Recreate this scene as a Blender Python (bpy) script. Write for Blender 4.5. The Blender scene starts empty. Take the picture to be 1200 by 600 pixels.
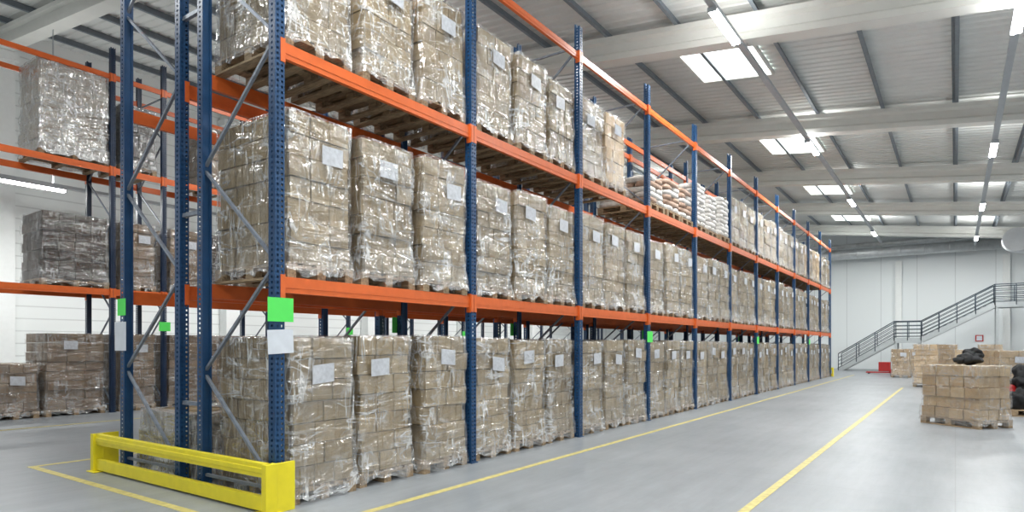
import bpy, math, random
from mathutils import Vector, Matrix, noise

H = 1.5
YAW = math.radians(35.0)
sc = bpy.context.scene
sc.view_settings.view_transform = 'Standard'
sc.view_settings.look = 'None'
sc.view_settings.exposure = 0.0

# ------------------------------------------------------------------ helpers
class MB:
    def __init__(s):
        s.v = []; s.f = []; s.m = []; s.sm = []
    def face(s, pts, m=0, smooth=False):
        b = len(s.v); s.v.extend([tuple(p) for p in pts])
        s.f.append(tuple(range(b, b + len(pts)))); s.m.append(m); s.sm.append(smooth)
    def box(s, c, d, m=0, rz=0.0, mat=None):
        hx, hy, hz = d[0] / 2, d[1] / 2, d[2] / 2
        b = len(s.v)
        R = mat if mat is not None else Matrix.Rotation(rz, 3, 'Z')
        for x, y, z in ((-1,-1,-1),(1,-1,-1),(1,1,-1),(-1,1,-1),(-1,-1,1),(1,-1,1),(1,1,1),(-1,1,1)):
            p = R @ Vector((x*hx, y*hy, z*hz))
            s.v.append((p.x + c[0], p.y + c[1], p.z + c[2]))
        for q in ((0,3,2,1),(4,5,6,7),(0,1,5,4),(1,2,6,5),(2,3,7,6),(3,0,4,7)):
            s.f.append(tuple(b + i for i in q)); s.m.append(m); s.sm.append(False)
    def bar(s, p, q, w, h, m=0):
        p = Vector(p); q = Vector(q); d = q - p
        R = d.to_track_quat('X', 'Z').to_matrix()
        s.box((p + q) / 2, (d.length, w, h), m, mat=R)
    def tube(s, pts, r, n=12, m=0, caps=True, smooth=True):
        pts = [Vector(p) for p in pts]
        base = len(s.v)
        for i, p in enumerate(pts):
            a = pts[max(0, i-1)]; b = pts[min(len(pts)-1, i+1)]
            t = (b - a).normalized()
            up = Vector((0,0,1)) if abs(t.z) < 0.95 else Vector((1,0,0))
            u = t.cross(up).normalized(); w = u.cross(t).normalized()
            rr = r[i] if isinstance(r, (list, tuple)) else r
            for k in range(n):
                an = 2*math.pi*k/n
                o = p + u*math.cos(an)*rr + w*math.sin(an)*rr
                s.v.append(tuple(o))
        for i in range(len(pts)-1):
            for k in range(n):
                s.f.append((base+i*n+k, base+i*n+(k+1)%n, base+(i+1)*n+(k+1)%n, base+(i+1)*n+k))
                s.m.append(m); s.sm.append(smooth)
        if caps:
            s.f.append(tuple(base+k for k in range(n))[::-1]); s.m.append(m); s.sm.append(False)
            e = base+(len(pts)-1)*n
            s.f.append(tuple(e+k for k in range(n))); s.m.append(m); s.sm.append(False)
    def blob(s, c, d, m=0, nu=14, nv=8, pw=0.6, amp=0.0, seed=0, rz=0.0, fr=6.0):
        base = len(s.v)
        def sp(x): return math.copysign(abs(x)**pw, x)
        R = Matrix.Rotation(rz, 3, 'Z')
        for j in range(nv+1):
            th = -math.pi/2 + math.pi*j/nv
            for i in range(nu):
                ph = 2*math.pi*i/nu
                p = Vector((sp(math.cos(th))*sp(math.cos(ph))*d[0]/2,
                            sp(math.cos(th))*sp(math.sin(ph))*d[1]/2,
                            sp(math.sin(th))*d[2]/2))
                if amp:
                    k = noise.noise(p*fr + Vector((seed*3.1, seed*1.7, 0)))
                    p *= 1.0 + amp*k
                p = R @ p
                s.v.append((p.x+c[0], p.y+c[1], p.z+c[2]))
        for j in range(nv):
            for i in range(nu):
                s.f.append((base+j*nu+i, base+j*nu+(i+1)%nu, base+(j+1)*nu+(i+1)%nu, base+(j+1)*nu+i))
                s.m.append(m); s.sm.append(True)
    def mesh(s, name, mats):
        me = bpy.data.meshes.new(name)
        me.from_pydata(s.v, [], s.f)
        for mt in mats: me.materials.append(mt)
        me.polygons.foreach_set('material_index', s.m)
        me.polygons.foreach_set('use_smooth', s.sm)
        me.update()
        return me

def add(name, me, loc=(0,0,0), rz=0.0, parent=None, scale=None):
    o = bpy.data.objects.new(name, me)
    o.location = loc; o.rotation_euler = (0,0,rz)
    if scale: o.scale = scale
    sc.collection.objects.link(o)
    if parent: o.parent = parent
    return o

def new_mat(name):
    m = bpy.data.materials.new(name); m.use_nodes = True
    nt = m.node_tree
    b = nt.nodes['Principled BSDF']
    return m, nt, b
def N(nt, t, **kw):
    n = nt.nodes.new(t)
    for k, v in kw.items(): setattr(n, k, v)
    return n
def simple(name, col, rough=0.5, metal=0.0, var=0.08, scale=8.0, bump=0.0, spec=0.5, stretch=(1,1,1)):
    m, nt, b = new_mat(name)
    tc = N(nt, 'ShaderNodeTexCoord'); mp = N(nt, 'ShaderNodeMapping'); mp.inputs['Scale'].default_value = stretch
    nz = N(nt, 'ShaderNodeTexNoise'); nz.inputs['Scale'].default_value = scale; nz.inputs['Detail'].default_value = 5
    nt.links.new(tc.outputs['Object'], mp.inputs[0]); nt.links.new(mp.outputs[0], nz.inputs['Vector'])
    cr = N(nt, 'ShaderNodeValToRGB')
    c = col
    cr.color_ramp.elements[0].position = .3; cr.color_ramp.elements[1].position = .7
    cr.color_ramp.elements[0].color = (c[0]*(1-var), c[1]*(1-var), c[2]*(1-var), 1)
    cr.color_ramp.elements[1].color = (min(1,c[0]*(1+var)), min(1,c[1]*(1+var)), min(1,c[2]*(1+var)), 1)
    nt.links.new(nz.outputs['Fac'], cr.inputs[0]); nt.links.new(cr.outputs[0], b.inputs['Base Color'])
    b.inputs['Roughness'].default_value = rough; b.inputs['Metallic'].default_value = metal
    b.inputs['Specular IOR Level'].default_value = spec
    if bump:
        bp = N(nt, 'ShaderNodeBump'); bp.inputs['Strength'].default_value = bump; bp.inputs['Distance'].default_value = .02
        nt.links.new(nz.outputs['Fac'], bp.inputs['Height']); nt.links.new(bp.outputs[0], b.inputs['Normal'])
    return m

# ------------------------------------------------------------------ materials
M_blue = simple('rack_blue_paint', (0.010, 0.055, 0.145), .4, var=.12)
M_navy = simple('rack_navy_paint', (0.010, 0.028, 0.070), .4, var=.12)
M_orange = simple('rack_orange_paint', (0.70, 0.135, 0.025), .4, var=.06)
M_galv = simple('galvanised_steel', (0.22, 0.25, 0.30), .45, metal=.3, var=.2, scale=20)
M_yellow = simple('safety_yellow_paint', (0.80, 0.68, 0.02), .4, var=.05)
M_linepaint = simple('yellow_floor_paint', (0.58, 0.50, 0.18), .5, var=.2, scale=12)
M_green = simple('green_paper', (0.10, 0.80, 0.12), .6, var=.02)
M_paper = simple('white_paper', (0.68, 0.72, 0.78), .5, var=.06)
M_label = simple('label_paper_under_film', (0.54, 0.56, 0.60), .35, var=.14, scale=25)
M_wood = simple('pallet_wood', (0.32, 0.23, 0.14), .75, var=.4, scale=9, bump=.2, stretch=(1,6,6))
M_dark = simple('dark_shrink_goods', (0.06, 0.055, 0.05), .5, var=.3)
M_black = simple('black_fabric', (0.010, 0.011, 0.013), .7, var=.3, bump=.4)
M_red = simple('red_paint', (0.45, 0.02, 0.02), .4)
M_girder = simple('painted_concrete_girder', (0.80, 0.80, 0.76), .7, var=.03, scale=2)
M_purlin = simple('purlin_steel', (0.20, 0.23, 0.26), .5, metal=.2, var=.1)
M_trackm = simple('light_track_grey', (0.42, 0.45, 0.48), .45, var=.05)
M_rail = simple('dark_railing_paint', (0.03, 0.05, 0.07), .45)
M_stair = simple('stair_grey_paint', (0.42, 0.45, 0.46), .5, var=.06)
M_duct = simple('duct_galvanised', (0.62, 0.64, 0.65), .35, metal=.5, var=.1, scale=4)
M_whited = simple('duct_white', (0.72, 0.74, 0.76), .45, var=.03)
M_wallc = simple('wall_column_white', (0.84, 0.86, 0.85), .6, var=.02)
M_bagw = simple('white_sack', (0.66, 0.63, 0.60), .35, var=.16, scale=14, bump=.3)
M_bagb = simple('brown_sack', (0.40, 0.27, 0.20), .5, var=.25, scale=14, bump=.3)

def cardboard(name, a, b2, dark=1.0):
    m, nt, b = new_mat(name)
    geo = N(nt, 'ShaderNodeNewGeometry'); oi = N(nt, 'ShaderNodeObjectInfo')
    ad = N(nt, 'ShaderNodeMath', operation='ADD'); fr = N(nt, 'ShaderNodeMath', operation='FRACT')
    nt.links.new(geo.outputs['Random Per Island'], ad.inputs[0]); nt.links.new(oi.outputs['Random'], ad.inputs[1])
    nt.links.new(ad.outputs[0], fr.inputs[0])
    mx = N(nt, 'ShaderNodeMixRGB'); mx.inputs[1].default_value = (*a, 1); mx.inputs[2].default_value = (*b2, 1)
    nt.links.new(fr.outputs[0], mx.inputs[0])
    tc = N(nt, 'ShaderNodeTexCoord'); nz = N(nt, 'ShaderNodeTexNoise'); nz.inputs['Scale'].default_value = 7; nz.inputs['Detail'].default_value = 6
    nt.links.new(tc.outputs['Object'], nz.inputs['Vector'])
    cr = N(nt, 'ShaderNodeValToRGB'); cr.color_ramp.elements[0].position=.3; cr.color_ramp.elements[1].position=.7
    cr.color_ramp.elements[0].color=(.82,.82,.82,1); cr.color_ramp.elements[1].color=(1.08,1.08,1.08,1)
    nt.links.new(nz.outputs['Fac'], cr.inputs[0])
    ml = N(nt, 'ShaderNodeMixRGB', blend_type='MULTIPLY'); ml.inputs[0].default_value = 1
    nt.links.new(mx.outputs[0], ml.inputs[1]); nt.links.new(cr.outputs[0], ml.inputs[2])
    vr = N(nt, 'ShaderNodeMapRange'); vr.inputs['To Min'].default_value=.84; vr.inputs['To Max'].default_value=1.10
    nt.links.new(oi.outputs['Random'], vr.inputs['Value'])
    vs = N(nt, 'ShaderNodeVectorMath', operation='SCALE'); nt.links.new(ml.outputs[0], vs.inputs[0]); nt.links.new(vr.outputs[0], vs.inputs['Scale'])
    nt.links.new(vs.outputs[0], b.inputs['Base Color']); b.inputs['Roughness'].default_value = .75
    return m
M_card = cardboard('cardboard_grey_brown', (0.262, 0.190, 0.096), (0.375, 0.285, 0.160))
M_card2 = cardboard('cardboard_tan', (0.42, 0.285, 0.145), (0.54, 0.39, 0.22))
M_card3 = cardboard('cardboard_brown', (0.160, 0.104, 0.058), (0.25, 0.170, 0.10))
M_card4 = cardboard('cardboard_dark', (0.035, 0.024, 0.017), (0.075, 0.052, 0.036))

def wrapmat(name, lo, hi, gl=.12, tint=(0.88, 0.90, 0.91), skirt=.3, bd=.07):
    """thin polyethylene stretch film: clear, with milky creases and glossy reflections"""
    m, nt, b = new_mat(name)
    L = nt.links.new
    out = nt.nodes['Material Output']
    tc = N(nt, 'ShaderNodeTexCoord'); oi = N(nt, 'ShaderNodeObjectInfo')
    sc1 = N(nt, 'ShaderNodeVectorMath', operation='SCALE'); sc1.inputs['Scale'].default_value = 37.0
    cmb = N(nt, 'ShaderNodeCombineXYZ')
    for i in range(3): L(oi.outputs['Random'], cmb.inputs[i])
    L(cmb.outputs[0], sc1.inputs[0])
    av = N(nt, 'ShaderNodeVectorMath', operation='ADD')
    L(tc.outputs['Object'], av.inputs[0]); L(sc1.outputs[0], av.inputs[1])
    def ridge(scale, rot, ns, dist, width):
        mp = N(nt, 'ShaderNodeMapping'); mp.inputs['Scale'].default_value = scale; mp.inputs['Rotation'].default_value = rot
        L(av.outputs[0], mp.inputs[0])
        n = N(nt, 'ShaderNodeTexNoise'); n.inputs['Scale'].default_value = ns; n.inputs['Detail'].default_value = 2.5; n.inputs['Distortion'].default_value = dist
        L(mp.outputs[0], n.inputs['Vector'])
        s = N(nt, 'ShaderNodeMath', operation='SUBTRACT'); s.inputs[1].default_value = .5; L(n.outputs['Fac'], s.inputs[0])
        a = N(nt, 'ShaderNodeMath', operation='ABSOLUTE'); L(s.outputs[0], a.inputs[0])
        r = N(nt, 'ShaderNodeMapRange'); r.inputs['From Min'].default_value = 0; r.inputs['From Max'].default_value = width
        r.inputs['To Min'].default_value = 1; r.inputs['To Max'].default_value = 0
        L(a.outputs[0], r.inputs['Value'])
        return r.outputs[0], n.outputs['Fac']
    r1, f1 = ridge((1.0,1.0,4.0), (.5,.4,0), 1.9, .7, .04)
    r2, f2 = ridge((5.0,5.0,.9), (.12,-.2,0), 1.7, .9, .05)
    mxx = N(nt, 'ShaderNodeMath', operation='MAXIMUM'); L(r1, mxx.inputs[0]); L(r2, mxx.inputs[1])
    n3 = N(nt, 'ShaderNodeTexNoise'); n3.inputs['Scale'].default_value = 2.4; n3.inputs['Detail'].default_value = 3
    L(av.outputs[0], n3.inputs['Vector'])
    pr = N(nt, 'ShaderNodeMapRange'); pr.inputs['From Min'].default_value=.42; pr.inputs['From Max'].default_value=.62; pr.inputs['To Min'].default_value=.12; pr.inputs['To Max'].default_value=1
    L(n3.outputs['Fac'], pr.inputs['Value'])
    mu = N(nt, 'ShaderNodeMath', operation='MULTIPLY'); L(mxx.outputs[0], mu.inputs[0]); L(pr.outputs[0], mu.inputs[1])
    # film gathers (several layers) round the pallet foot
    sx = N(nt, 'ShaderNodeSeparateXYZ'); L(tc.outputs['Object'], sx.inputs[0])
    sk = N(nt, 'ShaderNodeMapRange'); sk.inputs['From Min'].default_value=.12; sk.inputs['From Max'].default_value=.6; sk.inputs['To Min'].default_value=skirt; sk.inputs['To Max'].default_value=0
    L(sx.outputs['Z'], sk.inputs['Value'])
    sk2 = N(nt, 'ShaderNodeMath', operation='MULTIPLY'); L(sk.outputs[0], sk2.inputs[0]); L(f2, sk2.inputs[1])
    sk3 = N(nt, 'ShaderNodeMath', operation='ADD'); L(mu.outputs[0], sk3.inputs[0]); L(sk2.outputs[0], sk3.inputs[1])
    mr = N(nt, 'ShaderNodeMapRange'); mr.inputs['To Min'].default_value = lo; mr.inputs['To Max'].default_value = hi
    L(sk3.outputs[0], mr.inputs['Value'])
    hs = N(nt, 'ShaderNodeMath', operation='ADD'); L(f1, hs.inputs[0]); L(f2, hs.inputs[1])
    bp = N(nt, 'ShaderNodeBump'); bp.inputs['Strength'].default_value = 1.0; bp.inputs['Distance'].default_value = bd
    L(hs.outputs[0], bp.inputs['Height']); L(bp.outputs[0], b.inputs['Normal'])
    b.inputs['Base Color'].default_value = (*tint, 1); b.inputs['Roughness'].default_value = .2
    b.inputs['Specular IOR Level'].default_value = .8
    tr = N(nt, 'ShaderNodeBsdfTransparent'); ms = N(nt, 'ShaderNodeMixShader')
    L(mr.outputs[0], ms.inputs[0]); L(tr.outputs[0], ms.inputs[1]); L(b.outputs[0], ms.inputs[2])
    g = N(nt, 'ShaderNodeBsdfGlossy'); g.inputs['Roughness'].default_value = .14; g.inputs['Color'].default_value=(1,1,1,1); L(bp.outputs[0], g.inputs['Normal'])
    m2 = N(nt, 'ShaderNodeMixShader'); m2.inputs[0].default_value = gl
    L(ms.outputs[0], m2.inputs[1]); L(g.outputs[0], m2.inputs[2])
    L(m2.outputs[0], out.inputs['Surface'])
    return m
M_wrap = wrapmat('stretch_film', .01, .66, .17)
M_wraph = wrapmat('stretch_film_heavy', .30, .85, .24)
M_wrapc = wrapmat('stretch_film_clear', .01, .45, .12)

def emis(name, col, st):
    m, nt, b = new_mat(name)
    b.inputs['Base Color'].default_value = (*col, 1)
    b.inputs['Emission Color'].default_value = (*col, 1); b.inputs['Emission Strength'].default_value = st
    return m
M_tube = emis('led_tube_glow', (1, 1, 1), 30)
M_sky = emis('skylight_polycarbonate', (0.93, 1, 0.97), 4.5)

# floor
M_floor, nt, b = new_mat('polished_concrete_floor')
tc = N(nt, 'ShaderNodeTexCoord')
n1 = N(nt, 'ShaderNodeTexNoise'); n1.inputs['Scale'].default_value = .45; n1.inputs['Detail'].default_value = 8; n1.inputs['Roughness'].default_value = .6
n2 = N(nt, 'ShaderNodeTexNoise'); n2.inputs['Scale'].default_value = 9; n2.inputs['Detail'].default_value = 8
mps = N(nt, 'ShaderNodeMapping'); mps.inputs['Scale'].default_value = (3.0, .35, 1)
n4 = N(nt, 'ShaderNodeTexNoise'); n4.inputs['Scale'].default_value = 1.6; n4.inputs['Detail'].default_value = 9; n4.inputs['Roughness'].default_value=.7
for n in (n1, n2): nt.links.new(tc.outputs['Object'], n.inputs['Vector'])
nt.links.new(tc.outputs['Object'], mps.inputs[0]); nt.links.new(mps.outputs[0], n4.inputs['Vector'])
cr = N(nt, 'ShaderNodeValToRGB'); cr.color_ramp.elements[0].position=.3; cr.color_ramp.elements[1].position=.7
cr.color_ramp.elements[0].color=(.225,.247,.268,1); cr.color_ramp.elements[1].color=(.305,.325,.347,1)
nt.links.new(n1.outputs['Fac'], cr.inputs[0])
mx0 = N(nt, 'ShaderNodeMixRGB', blend_type='OVERLAY'); mx0.inputs[0].default_value=.22
nt.links.new(cr.outputs[0], mx0.inputs[1]); nt.links.new(n2.outputs['Fac'], mx0.inputs[2])
mx = N(nt, 'ShaderNodeMixRGB', blend_type='OVERLAY'); mx.inputs[0].default_value=.30
nt.links.new(mx0.outputs[0], mx.inputs[1]); nt.links.new(n4.outputs['Fac'], mx.inputs[2])
sx = N(nt, 'ShaderNodeSeparateXYZ'); nt.links.new(tc.outputs['Object'], sx.inputs[0])
masks = []
for ax, per in (('X', 5.0), ('Y', 7.5)):
    pp = N(nt, 'ShaderNodeMath', operation='PINGPONG'); pp.inputs[1].default_value = per/2
    nt.links.new(sx.outputs[ax], pp.inputs[0])
    lt = N(nt, 'ShaderNodeMath', operation='LESS_THAN'); lt.inputs[1].default_value = .005
    nt.links.new(pp.outputs[0], lt.inputs[0]); masks.append(lt)
mxx = N(nt, 'ShaderNodeMath', operation='MAXIMUM'); nt.links.new(masks[0].outputs[0], mxx.inputs[0]); nt.links.new(masks[1].outputs[0], mxx.inputs[1])
m2 = N(nt, 'ShaderNodeMath', operation='MULTIPLY'); m2.inputs[1].default_value=.3; nt.links.new(mxx.outputs[0], m2.inputs[0])
mj = N(nt, 'ShaderNodeMixRGB'); mj.inputs[2].default_value=(.12,.12,.12,1)
nt.links.new(m2.outputs[0], mj.inputs[0]); nt.links.new(mx.outputs[0], mj.inputs[1])
nt.links.new(mj.outputs[0], b.inputs['Base Color'])
mr = N(nt, 'ShaderNodeMapRange'); mr.inputs['To Min'].default_value=.25; mr.inputs['To Max'].default_value=.5
nt.links.new(n2.outputs['Fac'], mr.inputs['Value']); nt.links.new(mr.outputs[0], b.inputs['Roughness'])

def panelwall(name, axis, per, col):
    m, nt, b = new_mat(name)
    tc = N(nt, 'ShaderNodeTexCoord'); sx = N(nt, 'ShaderNodeSeparateXYZ'); nt.links.new(tc.outputs['Object'], sx.inputs[0])
    pp = N(nt, 'ShaderNodeMath', operation='PINGPONG'); pp.inputs[1].default_value = per/2
    nt.links.new(sx.outputs[axis], pp.inputs[0])
    lt = N(nt, 'ShaderNodeMath', operation='LESS_THAN'); lt.inputs[1].default_value=.02; nt.links.new(pp.outputs[0], lt.inputs[0])
    mx = N(nt, 'ShaderNodeMixRGB'); mx.inputs[1].default_value=(*col,1); mx.inputs[2].default_value=(*(c*.78 for c in col),1)
    nt.links.new(lt.outputs[0], mx.inputs[0]); nt.links.new(mx.outputs[0], b.inputs['Base Color'])
    b.inputs['Roughness'].default_value=.5
    return m
M_wall = panelwall('wall_sandwich_panel', 'X', 2.0, (.80,.84,.85))
M_walll = panelwall('wall_sandwich_panel_side', 'Z', .4, (.88,.91,.90))
M_wallr = panelwall('wall_sandwich_panel_grey', 'Z', .4, (.50,.52,.53))
M_deck = simple('roof_deck_sheet', (0.75, 0.76, 0.74), .5, var=.04, scale=1.5)

# ------------------------------------------------------------------ room shell
XL, XR, YB, YF = -24.6, 12.0, 48.0, -12.0
SL = 0.12
def gz(x): return 7.8 - SL*x          # girder underside
def dz(x): return gz(x) + 0.80        # deck underside

mb = MB(); mb.box(((XL+XR)/2, (YB+YF)/2, -.1), (XR-XL+1, YB-YF+1, .2)); add('floor', mb.mesh('floor', [M_floor]))
def wall(name, pts, mat, off):
    mb = MB(); off = Vector(off); p = [Vector(q) for q in pts]; q = [a + off for a in p]
    mb.face(p); mb.face(q[::-1])
    for i in range(len(p)):
        j = (i+1) % len(p); mb.face([p[i], q[i], q[j], p[j]])
    return add(name, mb.mesh(name, [mat]))
wall('wall_back', [(XL,YB,0),(XR,YB,0),(XR,YB,dz(XR)+.1),(XL,YB,dz(XL)+.1)], M_wall, (0,.2,0))
wall('wall_front', [(XL,YF,0),(XR,YF,0),(XR,YF,dz(XR)+.1),(XL,YF,dz(XL)+.1)], M_wallr, (0,-.2,0))
wall('wall_left', [(XL,YF,0),(XL,YB,0),(XL,YB,dz(XL)+.1),(XL,YF,dz(XL)+.1)], M_walll, (-.2,0,0))
wall('wall_right', [(XR,YF,0),(XR,YB,0),(XR,YB,dz(XR)+.1),(XR,YF,dz(XR)+.1)], M_wallr, (.2,0,0))
mb = MB(); y = YF
prof = []
while y < YB:
    prof += [(y, 0), (y+.16, 0), (y+.19, .035), (y+.27, .035)]; y += .30
prof.append((YB, 0))
for (y0, a), (y1, c) in zip(prof[:-1], prof[1:]):
    y1 = min(y1, YB)
    mb.face([(XL,y0,dz(XL)+a),(XR,y0,dz(XR)+a),(XR,y1,dz(XR)+c),(XL,y1,dz(XL)+c)])
add('ceiling', mb.mesh('ceiling', [M_deck]))

GY = [(-.3 + 5.0*k)*H for k in range(-1, 7)]
for gy in GY:
    mb = MB()
    pr = [(-.20,0),(.20,0),(.20,.14),(.09,.22),(.09,.42),(.18,.48),(.18,.60),(-.18,.60),(-.18,.48),(-.09,.42),(-.09,.22),(-.20,.14)]
    A = [(XL, gy+p[0], gz(XL)+p[1]) for p in pr]; B = [(XR, gy+p[0], gz(XR)+p[1]) for p in pr]
    n = len(pr)
    for i in range(n):
        j = (i+1) % n; mb.face([A[i], B[i], B[j], A[j]])
    mb.face(A[::-1]); mb.face(B)
    add('roof_girder', mb.mesh('roof_girder', [M_girder]))
    mb = MB(); mb.box((0,0,gz(XL+.25)/2), (.5,.5,gz(XL+.25))); mb.box((0,0,.15), (.6,.6,.3)); mb.box((0,0,gz(XL+.25)-.2),(.6,.7,.25))
    add('wall_column', mb.mesh('wall_column', [M_wallc]), (XL+.3, gy, 0))
xs = []
k = 0
while True:
    xx = 0.0 - 1.8*k
    if xx < XL: break
    xs.append(xx); k += 1
xs += [1.8, 3.6, 5.4, 7.2, 9.0, 10.8]
for xx in xs:
    mb = MB(); z = dz(xx)
    L = YB-YF
    mb.box((0, 0, -.10), (.012, L, .20)); mb.box((.035, 0, -.195), (.08, L, .012)); mb.box((-.035, 0, -.006), (.08, L, .012))
    add('roof_purlin', mb.mesh('roof_purlin', [M_purlin]), (xx, (YB+YF)/2, z))

def skylight(cx, cy, w, l):
    mb = MB()
    t = math.atan(SL)
    R = Matrix.Rotation(t, 3, 'Y')
    mb.box((0,0,0), (w, l, .02), 0, mat=R)
    for s_ in (-1,1):
        mb.box(R @ Vector((s_*w/2,0,-.02)), (.06,l+.06,.09), 1, mat=R)
        mb.box(R @ Vector((0,s_*l/2,-.02)), (w,.06,.09), 1, mat=R)
    add('window_%d' % (len([o for o in bpy.data.objects if o.name.startswith('window_')])+1), mb.mesh('skylight', [M_sky, M_girder]), (cx, cy, dz(cx)-.04))
for cy in (-6*H, 0, 5.7*H, 11.45*H, 17.1*H, 22.6*H, 28*H):
    skylight(-3.38*H, cy, 1.95, 2.5)

# ------------------------------------------------------------------ light rows
def fixture_mesh():
    mb = MB()
    mb.box((0,0,.05), (.18,1.65,.05), 0)
    mb.box((0,0,.012), (.16,1.6,.03), 1)
    for sx_ in (-.045,.045):
        mb.tube([(sx_,-.8,-.005),(sx_,.8,-.005)], .032, 10, 1)
    for e in (-.82,.82): mb.box((0,e,.02), (.18,.03,.09), 0)
    return mb.mesh('light_fixture', [M_trackm, M_tube])
FM = fixture_mesh()
ld = bpy.data.lights.new('tube_light', 'AREA'); ld.shape='RECTANGLE'; ld.size=.25; ld.size_y=1.5; ld.energy=250; ld.color=(.99,1,.98)
lu = bpy.data.lights.new('ceiling_fill_light', 'AREA'); lu.shape='RECTANGLE'; lu.size=.35; lu.size_y=1.5; lu.energy=42; lu.color=(.99,1,.98)  # added fill light aimed upward to brighten deck and girders
def row(X, z, ys, y0, y1):
    mb = MB(); mb.box((0,(y0+y1)/2,0),(.13,y1-y0,.08),0)
    for gy in GY:
        if y0 < gy < y1:
            for s_ in (-.03,.03): mb.box((s_, gy, (gz(X)-z)/2), (.012,.012,gz(X)-z), 0)
    o = add('light_track', mb.mesh('light_track', [M_trackm]), (X,0,z))
    for y in ys:
        f = add('fluorescent_light', FM, (X, y, z-.12))
        l = bpy.data.objects.new('lamp', ld); l.location=(0,0,-.06); sc.collection.objects.link(l); l.parent=f
        l = bpy.data.objects.new('ceiling_fill', lu); l.location=(0,0,.18); l.rotation_euler=(math.pi,0,0); sc.collection.objects.link(l); l.parent=f  # added ceiling fill, set just above the fixture
row(-2.55*H, 5.38*H, [8.65*H+6.35*H*k for k in range(-2,4)], -9, 46)
row(.62*H, 4.98*H, [9.5*H+6.25*H*k for k in range(-2,4)], -9, 46)
row(-8.2*H, 5.9*H, [7*H+6.3*H*k for k in range(-1,4)], -9, 46)  # extra lamp row over the far aisle, added for even fill
row(-13.6*H, 3.97*H, [4.35*H+5*H*k for k in range(-1,5)], -9, 46)
row(4.5*H, 4.6*H, [5*H+6.3*H*k for k in range(-2,4)], -9, 40)  # extra lamp row right of the view, added as fill light

# ------------------------------------------------------------------ racks
PITCH = 1.905*H
def perf_post(mb, px, py, h, side, m=0):
    a = .05; pz = .05; n = int(h/pz)
    yd = [-.05,-.033,-.013,.013,.033,.05]
    for i in range(n):
        for (z0, z1, hole) in ((i*pz, i*pz+.027, False), (i*pz+.027, (i+1)*pz, True)):
            if not hole:
                mb.face([(px+side*a,py-a,z0),(px+side*a,py+a,z0),(px+side*a,py+a,z1),(px+side*a,py-a,z1)], m)
                for s_ in (-1,1):
                    mb.face([(px-a,py+s_*a,z0),(px+a,py+s_*a,z0),(px+a,py+s_*a,z1),(px-a,py+s_*a,z1)], m)
            else:
                for j in (0,2,4):
                    mb.face([(px+side*a,py+yd[j],z0),(px+side*a,py+yd[j+1],z0),(px+side*a,py+yd[j+1],z1),(px+side*a,py+yd[j],z1)], m)
                for s_ in (-1,1):
                    for (u0,u1) in ((-a,-.013),(.013,a)):
                        mb.face([(px+u0,py+s_*a,z0),(px+u1,py+s_*a,z0),(px+u1,py+s_*a,z1),(px+u0,py+s_*a,z1)], m)
    for s_ in (-1,1):
        mb.box((px-side*a, py+s_*.038, h/2), (.004,.024,h), m)
    mb.box((px-side*.03, py, h/2), (.02,.09,h-.02), m)
    mb.box((px, py, .005), (.14,.13,.01), m)
def frame_mesh(depth, h, bmat):
    mb = MB(); d = depth/2
    perf_post(mb, d, 0, h, 1); perf_post(mb, -d, 0, h, -1)
    z = .18; s_ = 1
    mb.bar((-d+.03,0,z),(d-.03,0,z),.03,.028,1)
    st = 1.05
    while z + st < h-.1:
        mb.bar((s_*(d-.03),0,z+.03),(-s_*(d-.03),0,z+st-.03),.03,.028,1)
        z += st; s_ = -s_
    mb.bar((-d+.03,0,z),(d-.03,0,z),.03,.028,1)
    return mb.mesh('upright_frame', [bmat, M_galv])
def beam_mesh(depth, L, hh):
    mb = MB()
    for s_ in (-1,1):
        x = s_*depth/2
        mb.box((x,0,-hh/2), (.045,L,hh), 0)
        mb.box((x+s_*.024,0,-hh*.5), (.006,L,hh*.34), 0)
        for e in (-1,1):
            mb.box((x+s_*.012, e*(L/2-.004), -hh/2-.02), (.07,.012,hh+.09), 0)
            mb.box((x+s_*.052, e*(L/2+.02), -hh/2-.02), (.008,.05,hh+.07), 0)
    return mb.mesh('beam_pair', [M_orange])

def rack(x_front, x_back, frames, levels, h, bmat=M_blue, tie=.10):
    e = bpy.data.objects.new('pallet_rack', None); sc.collection.objects.link(e)
    depth = abs(x_front-x_back); cx = (x_front+x_back)/2
    fm = frame_mesh(depth, h, bmat)
    for y in frames: add('upright_frame', fm, (cx, y, 0), parent=e)
    bm = {}
    for y0, y1 in zip(frames[:-1], frames[1:]):
        L = y1-y0-.1
        for z, hh in levels:
            k = (round(L,3), hh)
            if k not in bm: bm[k] = beam_mesh(depth, L, hh)
            add('beams', bm[k], (cx,(y0+y1)/2,z), parent=e)
    return e
FR = [2.36*H + PITCH*i for i in range(12)]
LV = [(2.15,.15),(4.33,.15),(6.37,.11)]
rk1 = rack(-5.13, -6.36, FR, LV, 6.85)
rk2 = rack(-8.07, -6.81, FR, LV, 6.85)
mb = MB()
for y in FR:
    for z in (.9, 2.9, 5.0): mb.box((-6.585, y, z), (.36,.04,.04), 0)
add('row_spacers', mb.mesh('row_spacers', [M_galv]), parent=rk1)
FF = [.6*H, 2.5*H, 4.4*H, 5.16*H] + [5.16*H + PITCH*i for i in range(1, 12)]
FLV = [(1.87*H,.14),(3.72*H,.14),(5.13*H,.11)]
rk3 = rack(-15.75, -17.0, FF, FLV, 8.3, M_navy)

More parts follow.
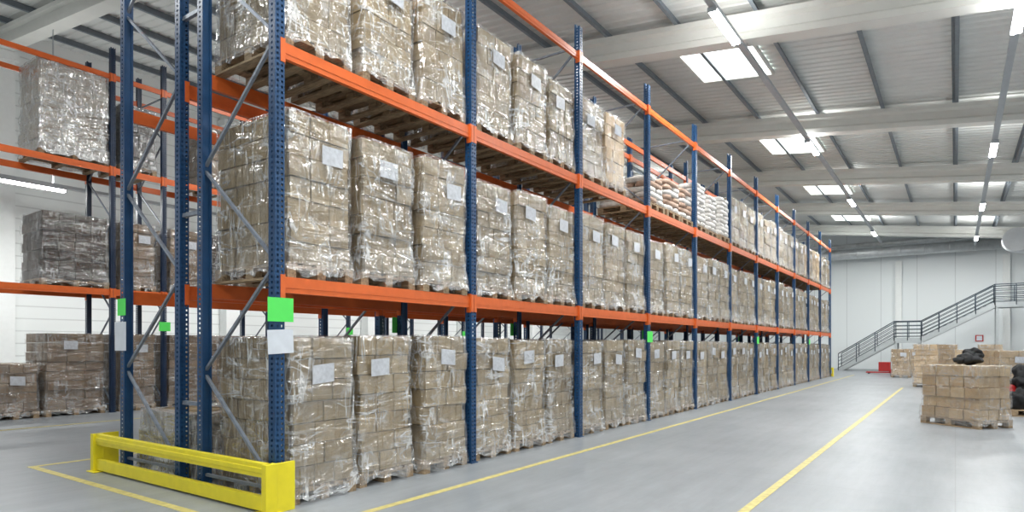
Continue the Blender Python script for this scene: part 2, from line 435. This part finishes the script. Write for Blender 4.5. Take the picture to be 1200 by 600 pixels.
# ------------------------------------------------------------------ pallet loads
def pallet(mb, D=1.2, W=.8, m=1):
    for i in range(5): mb.box((0, -W/2+.06+(W-.12)*i/4, .133), (D, .12 if i%2==0 else .1, .022), m)
    for i in (-1,0,1):
        mb.box((i*(D/2-.06), 0, .111), (.12, W, .022), m)
        for j in (-1,0,1): mb.box((i*(D/2-.06), j*(W/2-.05), .061), (.12,.10,.078), m)
    for j in (-1,0,1): mb.box((0, j*(W/2-.05), .011), (D,.10,.022), m)

def load_mesh(seed, nl, lh, mats, D=1.2, W=.8, label=True, style=0, skirt=True, amp=1.0, top_missing=False, wrap=True, jit=.020):
    rnd = random.Random(seed); mb = MB()
    pallet(mb, D, W, 1)
    z = .145; lean = rnd.uniform(-.004,.004)
    top = z
    offs = []
    WB = W-.055; DB = D-.03
    for L in range(nl):
        if style == 0: nx, ny = ((4,2) if L%2 else (3,3))
        elif style == 1: nx, ny = (4,3)
        elif style == 3: nx, ny = (4,4)
        else: nx, ny = (3,2)
        ox = rnd.uniform(-jit,jit); oy = rnd.uniform(-jit,jit)+lean*L
        sh = rnd.choice([0,0,.015,.03])
        dx = DB/nx; dy = (WB-sh)/ny
        for i in range(nx):
            for j in range(ny):
                if 0 < i < nx-1 and 0 < j < ny-1 and L < nl-1: continue
                if top_missing and L == nl-1 and rnd.random() < .45: continue
                cx = -DB/2+dx*(i+.5)+ox+rnd.uniform(-.008,.008); cy = -(WB-sh)/2+dy*(j+.5)+oy+rnd.uniform(-.005,.005)
                mb.box((cx, cy, z+lh/2), (dx-.012, dy-.012, lh-.010), 0, rz=rnd.uniform(-.025,.025))
        offs.append((z, ox, oy)); z += lh
    top = z
    if wrap:
        per = []
        hx, hy = D/2+.004, WB/2+.022; r = .03; n1 = 16; n2 = 14
        for i in range(n2): per.append((hx, -hy+r+(2*hy-2*r)*i/(n2-1)))
        for i in range(n1): per.append((hx-r-(2*hx-2*r)*i/(n1-1), hy))
        for i in range(n2): per.append((-hx, hy-r-(2*hy-2*r)*i/(n2-1)))
        for i in range(n1): per.append((-hx+r+(2*hx-2*r)*i/(n1-1), -hy))
        n = len(per); base = len(mb.v)
        zs = [(.05 if skirt else .12)] + [.10+(top-.10+.006)*k/26 for k in range(1,27)]
        rings = [(zz, 1.0, 0) for zz in zs] + [(top+.012, 1.0, .05), (top+.010, 1.0, .16)]
        for zz, _, ins in rings:
            oy = 0; ox = 0
            for (z0, a, b_) in offs:
                if z0 <= zz: ox, oy = a, b_
            for k, (x, y) in enumerate(per):
                nv = Vector((x,y,zz))
                q = noise.noise(nv*5+Vector((seed*7.3,0,0)))*.013*amp + noise.noise(Vector((x*15,y*15,zz*5+seed)))*.009*amp
                dirx = x/hx; diry = y/hy
                l = math.hypot(dirx**5, diry**5) or 1
                ex = dirx**5/l; ey = diry**5/l
                fl = 0
                if skirt and zz < .35: fl = (.35-zz)*.13*(1+1.2*noise.noise(Vector((x*9,y*9,seed))))
                d_ = .008 + q + fl
                if abs(ey) > .7: d_ *= .75
                px_ = x+ox*.8+ex*d_ ; py_ = y+oy*.8+ey*d_
                if ins:
                    px_ -= math.copysign(min(ins,abs(px_)), px_)*(abs(dirx)**2); py_ -= math.copysign(min(ins,abs(py_)), py_)*(abs(diry)**2)
                zj = zz
                if zz == zs[0] : zj = max(.012, zz + .09*noise.noise(Vector((x*7,y*7,seed*2.0))))
                mb.v.append((px_, py_, zj))
        for i in range(len(rings)-1):
            for k in range(n):
                mb.f.append((base+i*n+k, base+i*n+(k+1)%n, base+(i+1)*n+(k+1)%n, base+(i+1)*n+k)); mb.m.append(2); mb.sm.append(True)
    if label:
        ly = rnd.uniform(-.14,.14); lz = top-rnd.uniform(.24,.36)
        hw, hh = .13, .092
        t = rnd.uniform(-.012,.012); xx = D/2+.026
        mb.face([(xx,ly-hw,lz-hh+t),(xx,ly+hw,lz-hh-t),(xx+.002,ly+hw,lz+hh-t),(xx,ly-hw,lz+hh+t)], 3)
        mb.face([(xx-.002,ly-hw,lz-hh+t),(xx-.002,ly-hw,lz+hh+t),(xx,ly+hw,lz+hh-t),(xx-.002,ly+hw,lz-hh-t)], 3)
    return mb.mesh('wrapped_pallet_load', mats)
STD = [M_card, M_wood, M_wrap, M_label]
TAN = [M_card2, M_wood, M_wrapc, M_label]
BRN = [M_card3, M_wood, M_wrapc, M_label]
DRK = [M_card4, M_wood, M_wrapc, M_label]
HVY = [M_card, M_wood, M_wraph, M_label]
G = [load_mesh(10+i, 7, [.210,.206,.212][i%3], STD, style=i%2) for i in range(9)]
U = [load_mesh(30+i, 7, [.206,.200,.208][i%3], STD, style=(i+1)%2) for i in range(9)]
T = [load_mesh(50+i, 6, [.205,.215,.21,.2][i%4], STD, style=i%2) for i in range(6)]
TT = [load_mesh(60+i, 6, .21, TAN, style=i%2) for i in range(3)]
FG = [load_mesh(70+i, 8, .205, BRN, style=i%2) for i in range(3)]
FL = [load_mesh(80+i, 7, .205, DRK if i == 1 else BRN, style=2, amp=1.6) for i in range(4)]
FGW = load_mesh(75, 8, .205, BRN, D=1.2, W=1.15, style=1)
FLW = load_mesh(85, 7, .205, DRK, D=1.2, W=1.3, style=3, amp=2.0, label=False)
FTW = load_mesh(95, 9, .215, HVY, D=1.2, W=1.35, style=3, amp=2.0, label=False)
FS = load_mesh(97, 5, .2, BRN, style=0)
DK = load_mesh(98, 7, .2, [M_dark, M_wood, M_wrapc, M_label], label=False, style=2)
LOWW = load_mesh(99, 3, .2, HVY, label=False, style=1)

def bagstack(seed, nl, mats):
    rnd = random.Random(seed); mb = MB(); pallet(mb, 1.2, .8, 1); z = .145
    for L in range(nl):
        nx, ny = (3,1) if L%2 else (2,2)
        for i in range(nx):
            for j in range(ny):
                dx = 1.2/nx; dy=.8/ny
                mb.blob((-.6+dx*(i+.5), -.4+dy*(j+.5)+rnd.uniform(-.01,.01), z+.062), (dx*1.0, dy*1.0, .14), 0 if rnd.random()<.7 else 2, pw=.45, amp=.12, seed=seed+L*3+i+j, rz=rnd.uniform(-.02,.02), nu=16, nv=8)
        z += .112
    return mb.mesh('sack_stack', mats)
BGL = [bagstack(i, 5+i, [M_bagb, M_wood, M_bagw]) for i in range(2)]
BGH = [bagstack(10+i, 8+i%2, [M_bagw, M_wood, M_bagw]) for i in range(2)]

rnd = random.Random(5)
def put(me, x, y, z, name='wrapped_pallet_load', j=.016, rz=None):
    return add(name, me, (x+rnd.uniform(-j*2.5,j*1.2), y+rnd.uniform(-j,j), z), rz=(rnd.uniform(-.018,.018) if rz is None else rz))
CX1 = -5.71; CX2 = -7.44
for b_ in range(11):
    yc = (FR[b_]+FR[b_+1])/2
    for s_ in range(3):
        y = yc + (s_-1)*.915
        put(rnd.choice(G), CX1, y, 0)
        put(rnd.choice(U), CX1, y, 2.15)
        if b_ in (0,1): put(rnd.choice(T), CX1, y, 4.33)
        elif b_ == 2:
            if s_ < 2: put(T[s_] if s_ == 0 else TT[0], CX1, y, 4.33)
        elif b_ == 3: put(rnd.choice(BGL), CX1, y, 4.33, 'sack_pallet_load')
        elif b_ == 4: put(rnd.choice(BGH), CX1, y, 4.33, 'sack_pallet_load')
        else: put(rnd.choice(T+TT), CX1, y, 4.33)
        if b_ == 0:
            if s_ < 2: put(LOWW, CX2, y, 0)
        else:
            put(rnd.choice(G), CX2, y, 0, rz=math.pi)
            if b_ > 1: put(rnd.choice(U), CX2, y, 2.15, rz=math.pi)
            if b_ > 5: put(rnd.choice(T), CX2, y, 4.33, rz=math.pi)
# far rack
FX = -16.35
for i in range(len(FF)-1):
    y0, y1 = FF[i], FF[i+1]; yc = (y0+y1)/2
    if y1-y0 < 2:
        put(FG[0], FX, yc, 0); put(FL[0], FX, yc, FLV[0][0]); put(DK, FX, yc, FLV[1][0]); continue
    if i == 1:
        put(FGW, FX, 3.93*H, 0); put(FLW, FX, 3.92*H, FLV[0][0]); put(FTW, FX, 3.92*H, FLV[1][0])
        put(FS, FX, 3.2*H, 0); continue
    for s_ in range(3):
        y = yc+(s_-1)*.905
        if i == 0:
            put(FS, FX, y, 0); continue
        put(rnd.choice(FG), FX, y, 0)
        if rnd.random() < .7: put(rnd.choice(FL+[FG[0]]), FX, y, FLV[0][0])
        if rnd.random() < .5: put(DK if rnd.random()<.5 else rnd.choice(FL), FX, y, FLV[1][0])

# ------------------------------------------------------------------ end guard
def guard(y, xa, xb, sgn):
    mb = MB(); L = xb-xa
    mb.box(((xa+xb)/2, 0, .385), (L, .06, .13)); mb.box(((xa+xb)/2, 0, .085), (L, .06, .13))
    mb.box(((xa+xb)/2, sgn*.035, .385), (L, .012, .05)); 
    for x, o in ((xa, -1), (xb, 1)):
        mb.box((x, -sgn*.0, .225), (.012+.06, .12, .45))
        mb.box((x+o*.02, -sgn*.12, .225), (.012, .26, .45))
        mb.box((x+o*-.05, -sgn*.0, .006), (.2,.2,.012))
    me = mb.mesh('end_guard', [M_yellow])
    o = add('rack_end_guard_rail', me, (0, y, 0))
    bv = o.modifiers.new('b', 'BEVEL'); bv.width=.006; bv.segments=2
guard(2.26*H, -5.66*H, -3.345*H, -1)
guard(FR[-1]+.17, -5.66*H, -3.345*H, 1)

# ------------------------------------------------------------------ floor lines
mb = MB()
def line(x0,y0,x1,y1,w=.085):
    mb.box(((x0+x1)/2,(y0+y1)/2,.0015), (abs(x1-x0)+w, abs(y1-y0)+w, .003))
ys = 2.02*H
line(-2.91*H, ys, -2.91*H, 37.5); line(-6.28*H, ys, -6.28*H, 37.5)
line(-6.28*H+.1, ys, -2.91*H-.1, ys); line(-1.05*H, -6, -1.05*H, 27)
line(-9.3*H, -6, -9.3*H, 40)
add('floor_marking_lines', mb.mesh('floor_marking_lines', [M_linepaint]))

# ------------------------------------------------------------------ signs on posts
def sign(x, y, z, mat, name, w=.27, h=.22, face='x', tilt=0.0):
    mb = MB()
    if face == 'x': mb.box((0,0,0), (.003, w, h), mat=Matrix.Rotation(tilt,3,'X'))
    else: mb.box((0,0,0), (w,.003,h), mat=Matrix.Rotation(tilt,3,'Y'))
    add(name, mb.mesh(name, [mat]), (x,y,z))
px = -5.13+.062
sign(px, FR[0]+.0, 1.225*H, M_green, 'green_bay_sign')
sign(px, FR[0], 1.03*H, M_paper, 'white_bay_notice', tilt=.05)
for i in (3,6,9):
    sign(px, FR[i], 1.13*H, M_green, 'green_bay_sign')
for i in (1,2,4,7): sign(-6.36-.062, FR[i], 1.2*H, M_green, 'green_bay_sign')
sign(-8.07+.01, FR[0]-.062, 1.31*H, M_green, 'green_bay_sign', w=.2, h=.2, face='y')
sign(-8.07-.02, FR[0]-.062, 1.08*H, M_paper, 'white_bay_notice', w=.28, h=.34, face='y')
for i in (3,5,7): sign(-15.75+.062, FF[i], 1.32*H, M_green, 'green_bay_sign')

# ------------------------------------------------------------------ right hand goods
R1 = load_mesh(201, 5, .2, TAN, D=1.15, W=.85, label=False, style=1)
add('wrapped_pallet_load', R1, (.10*H, 9.9*H, 0), rz=math.radians(-38))
mb = MB()
mb.blob((0,0,.11), (.42,.34,.22), 0, nu=40, nv=24, pw=.9, amp=.5, seed=3, fr=9)
mb.blob((.08,.05,.20), (.28,.24,.18), 0, nu=36, nv=20, pw=.9, amp=.6, seed=5, fr=11)
mb.blob((-.20,-.06,.06), (.24,.18,.11), 0, nu=30, nv=16, pw=.9, amp=.6, seed=8, fr=11)
add('black_jacket', mb.mesh('black_jacket', [M_black]), (.10*H+.08, 9.9*H, 1.165), rz=.4)
R2 = load_mesh(202, 7, .205, TAN, D=1.2, W=.8, label=False, style=0)
R3 = load_mesh(203, 6, .205, TAN, D=1.2, W=.8, label=True, style=1)
for (X, Y, me, rz) in ((-.6*H,19.0*H,R2,-1.57),(.25*H,19.3*H,R3,-1.57),(-.2*H,20.8*H,R2,-1.57),(.75*H,20.9*H,R2,-1.57),(-1.45*H,24.3*H,R3,-1.57),(-1.2*H,26*H,R3,-1.57),(.8*H,16.0*H,R3,-1.2)):
    add('wrapped_pallet_load', me, (X,Y,0), rz=rz)
mb = MB()
pallet(mb, 1.2, .8, 2)
for i,(x,y,z,d) in enumerate(((-.3,-.15,.36,.5),(.2,-.15,.36,.55),(0,.2,.38,.55),(-.05,0,.68,.5),(.3,.15,.62,.42),(-.35,.2,.45,.4),(-.1,.05,.90,.34))):
    mb.blob((x,y,z), (d,d*.85,.42), 0 if i not in (5,) else 1, nu=30, nv=18, pw=.8, amp=.6, seed=i*2, fr=8)
add('black_sack_pile', mb.mesh('black_sack_pile', [M_black, M_red, M_wood]), (.72*H+.25, 11.9*H, 0), rz=.5)
mb = MB()
for s_ in (-.2,.2): mb.box((0,s_,.09), (1.15,.16,.06), 0)
mb.box((-.62,0,.16), (.2,.56,.22), 0); mb.tube([(-.7,0,.2),(-.95,0,1.15)], .02, 8, 1)
mb.tube([(-.95,-.16,1.15),(-.98,0,1.24),(-.95,.16,1.15),(-.93,0,1.1),(-.95,-.16,1.15)], .015, 8, 1)
mb.tube([(-.7,-.08,.09),(-.7,.08,.09)], .09, 14, 1)
for s_ in (-.2,.2): mb.tube([(.45,s_-.05,.04),(.45,s_+.05,.04)], .04, 10, 1)
mb.box((-.3,0,.40), (.55,.55,.5), 0)
add('hand_pallet_truck', mb.mesh('hand_pallet_truck', [M_red, M_rail]), (-2.3*H, 26.6*H, 0), rz=math.pi)

# ------------------------------------------------------------------ stairs
e = bpy.data.objects.new('metal_staircase', None); sc.collection.objects.link(e)
Y0, Y1 = 44.2, 45.5
pts = [(-6.0,0),(-3.0,1.95),(-1.65,1.95),(1.8,3.9),(4.6,3.9)]
mb = MB()
for yy in (Y0, Y1):
    for (a, b_) in zip(pts[:-1], pts[1:]):
        mb.bar((a[0],yy,a[1]-.08 if a[1] else .02),(b_[0],yy,b_[1]-.08),.05,.30,0)
for (a, b_) in ((pts[0],pts[1]),(pts[2],pts[3])):
    n = 11
    for i in range(1, n+1):
        t = i/n
        mb.box((a[0]+(b_[0]-a[0])*(t-.5/n), (Y0+Y1)/2, a[1]+(b_[1]-a[1])*t-.02), ((b_[0]-a[0])/n+.03, Y1-Y0, .04), 0)
        mb.box((a[0]+(b_[0]-a[0])*(t-1/n), (Y0+Y1)/2, a[1]+(b_[1]-a[1])*(t-.5/n)-.02), (.015, Y1-Y0, (b_[1]-a[1])/n), 0)
for (a, b_) in ((pts[1],pts[2]),(pts[3],pts[4])):
    mb.box(((a[0]+b_[0])/2,(Y0+Y1)/2,a[1]-.03),(b_[0]-a[0],Y1-Y0,.06),0)
for x, z in ((-2.9,1.8),(-1.75,1.8),(1.9,3.7),(4.5,3.7)):
    for yy in (Y0+.05,Y1-.05): mb.box((x,yy,z/2),(.12,.12,z),0)
add('steps', mb.mesh('steps', [M_stair]), parent=e)
mb = MB()
for yy in (Y0-.02, Y1+.02):
    for (a, b_) in zip(pts[:-1], pts[1:]):
        for hgt, r_ in ((1.05,.03),(.80,.02),(.58,.02),(.36,.02),(.16,.02)):
            mb.tube([(a[0],yy,a[1]+hgt),(b_[0],yy,b_[1]+hgt)], r_, 6, 0)
        n = max(1, round((b_[0]-a[0])/.9))
        for i in range(n+1):
            t = i/n; x = a[0]+(b_[0]-a[0])*t; z = a[1]+(b_[1]-a[1])*t
            mb.tube([(x,yy,z-.1 if z else 0),(x,yy,z+1.05)], .026, 6, 0)
add('railing', mb.mesh('railing', [M_rail]), parent=e)

# ------------------------------------------------------------------ ducts
def duct(name, pts, r, mat, rings=True, step=1.2):
    mb = MB(); mb.tube(pts, r, 28, 0)
    if rings:
        for a, b_ in zip(pts[:-1], pts[1:]):
            a = Vector(a); b_ = Vector(b_); L = (b_-a).length
            if L < .5: continue
            n = max(1, int(L/step))
            for i in range(n+1):
                c = a+(b_-a)*i/n; d = (b_-a).normalized()*.03
                mb.tube([c-d, c+d], r+.02, 28, 0)
    add(name, mb.mesh(name, [mat]))
duct('ventilation_duct', [(-14,46.9,7.55),(2.2,46.9,7.55)], .32, M_duct)
duct('ventilation_duct', [(-14,47.3,8.15),(6,47.3,8.15)], .16, M_duct)
c0 = Vector((1.72*H, 28.6*H, 4.66*H))
arc = [(c0.x+3.2, c0.y, c0.z), (c0.x+.9, c0.y, c0.z)]
for i in range(1,8):
    a = math.pi/2*i/7
    arc.append((c0.x+.9-.9*math.sin(a), c0.y-.9*(1-math.cos(a)), c0.z))
arc.append((c0.x, c0.y-1.6, c0.z))
duct('white_air_duct', arc, .58, M_whited, rings=True, step=.7)
for x in (-8.5, -3.0, 2.5):
    mb = MB(); mb.box((0,0,3.5),(.35,.25,7.0)); mb.box((0,0,.1),(.45,.3,.2)); add('wall_pilaster', mb.mesh('wall_pilaster',[M_wallc]), (x, YB-.13, 0))
mb = MB(); mb.box((0,0,0),(.4,.02,.4)); mb.box((0,-.012,0),(.28,.01,.28),1)
add('fire_safety_sign', mb.mesh('fire_safety_sign',[M_red, M_paper]), (1.2, YB-.02, 2.0))

# ------------------------------------------------------------------ world & camera
w = bpy.data.worlds.new('world'); sc.world = w; w.use_nodes = True
w.node_tree.nodes['Background'].inputs[0].default_value = (.8,.88,1,1); w.node_tree.nodes['Background'].inputs[1].default_value = 1.0

cd = bpy.data.cameras.new('camera'); cam = bpy.data.objects.new('camera', cd); sc.collection.objects.link(cam)
cd.sensor_width = 36; cd.lens = 742/1200*36; cd.shift_y = (406-300)/1200; cd.clip_end = 300
cam.location = (0,0,H); cam.rotation_euler = (math.radians(90), 0, YAW)
sc.camera = cam
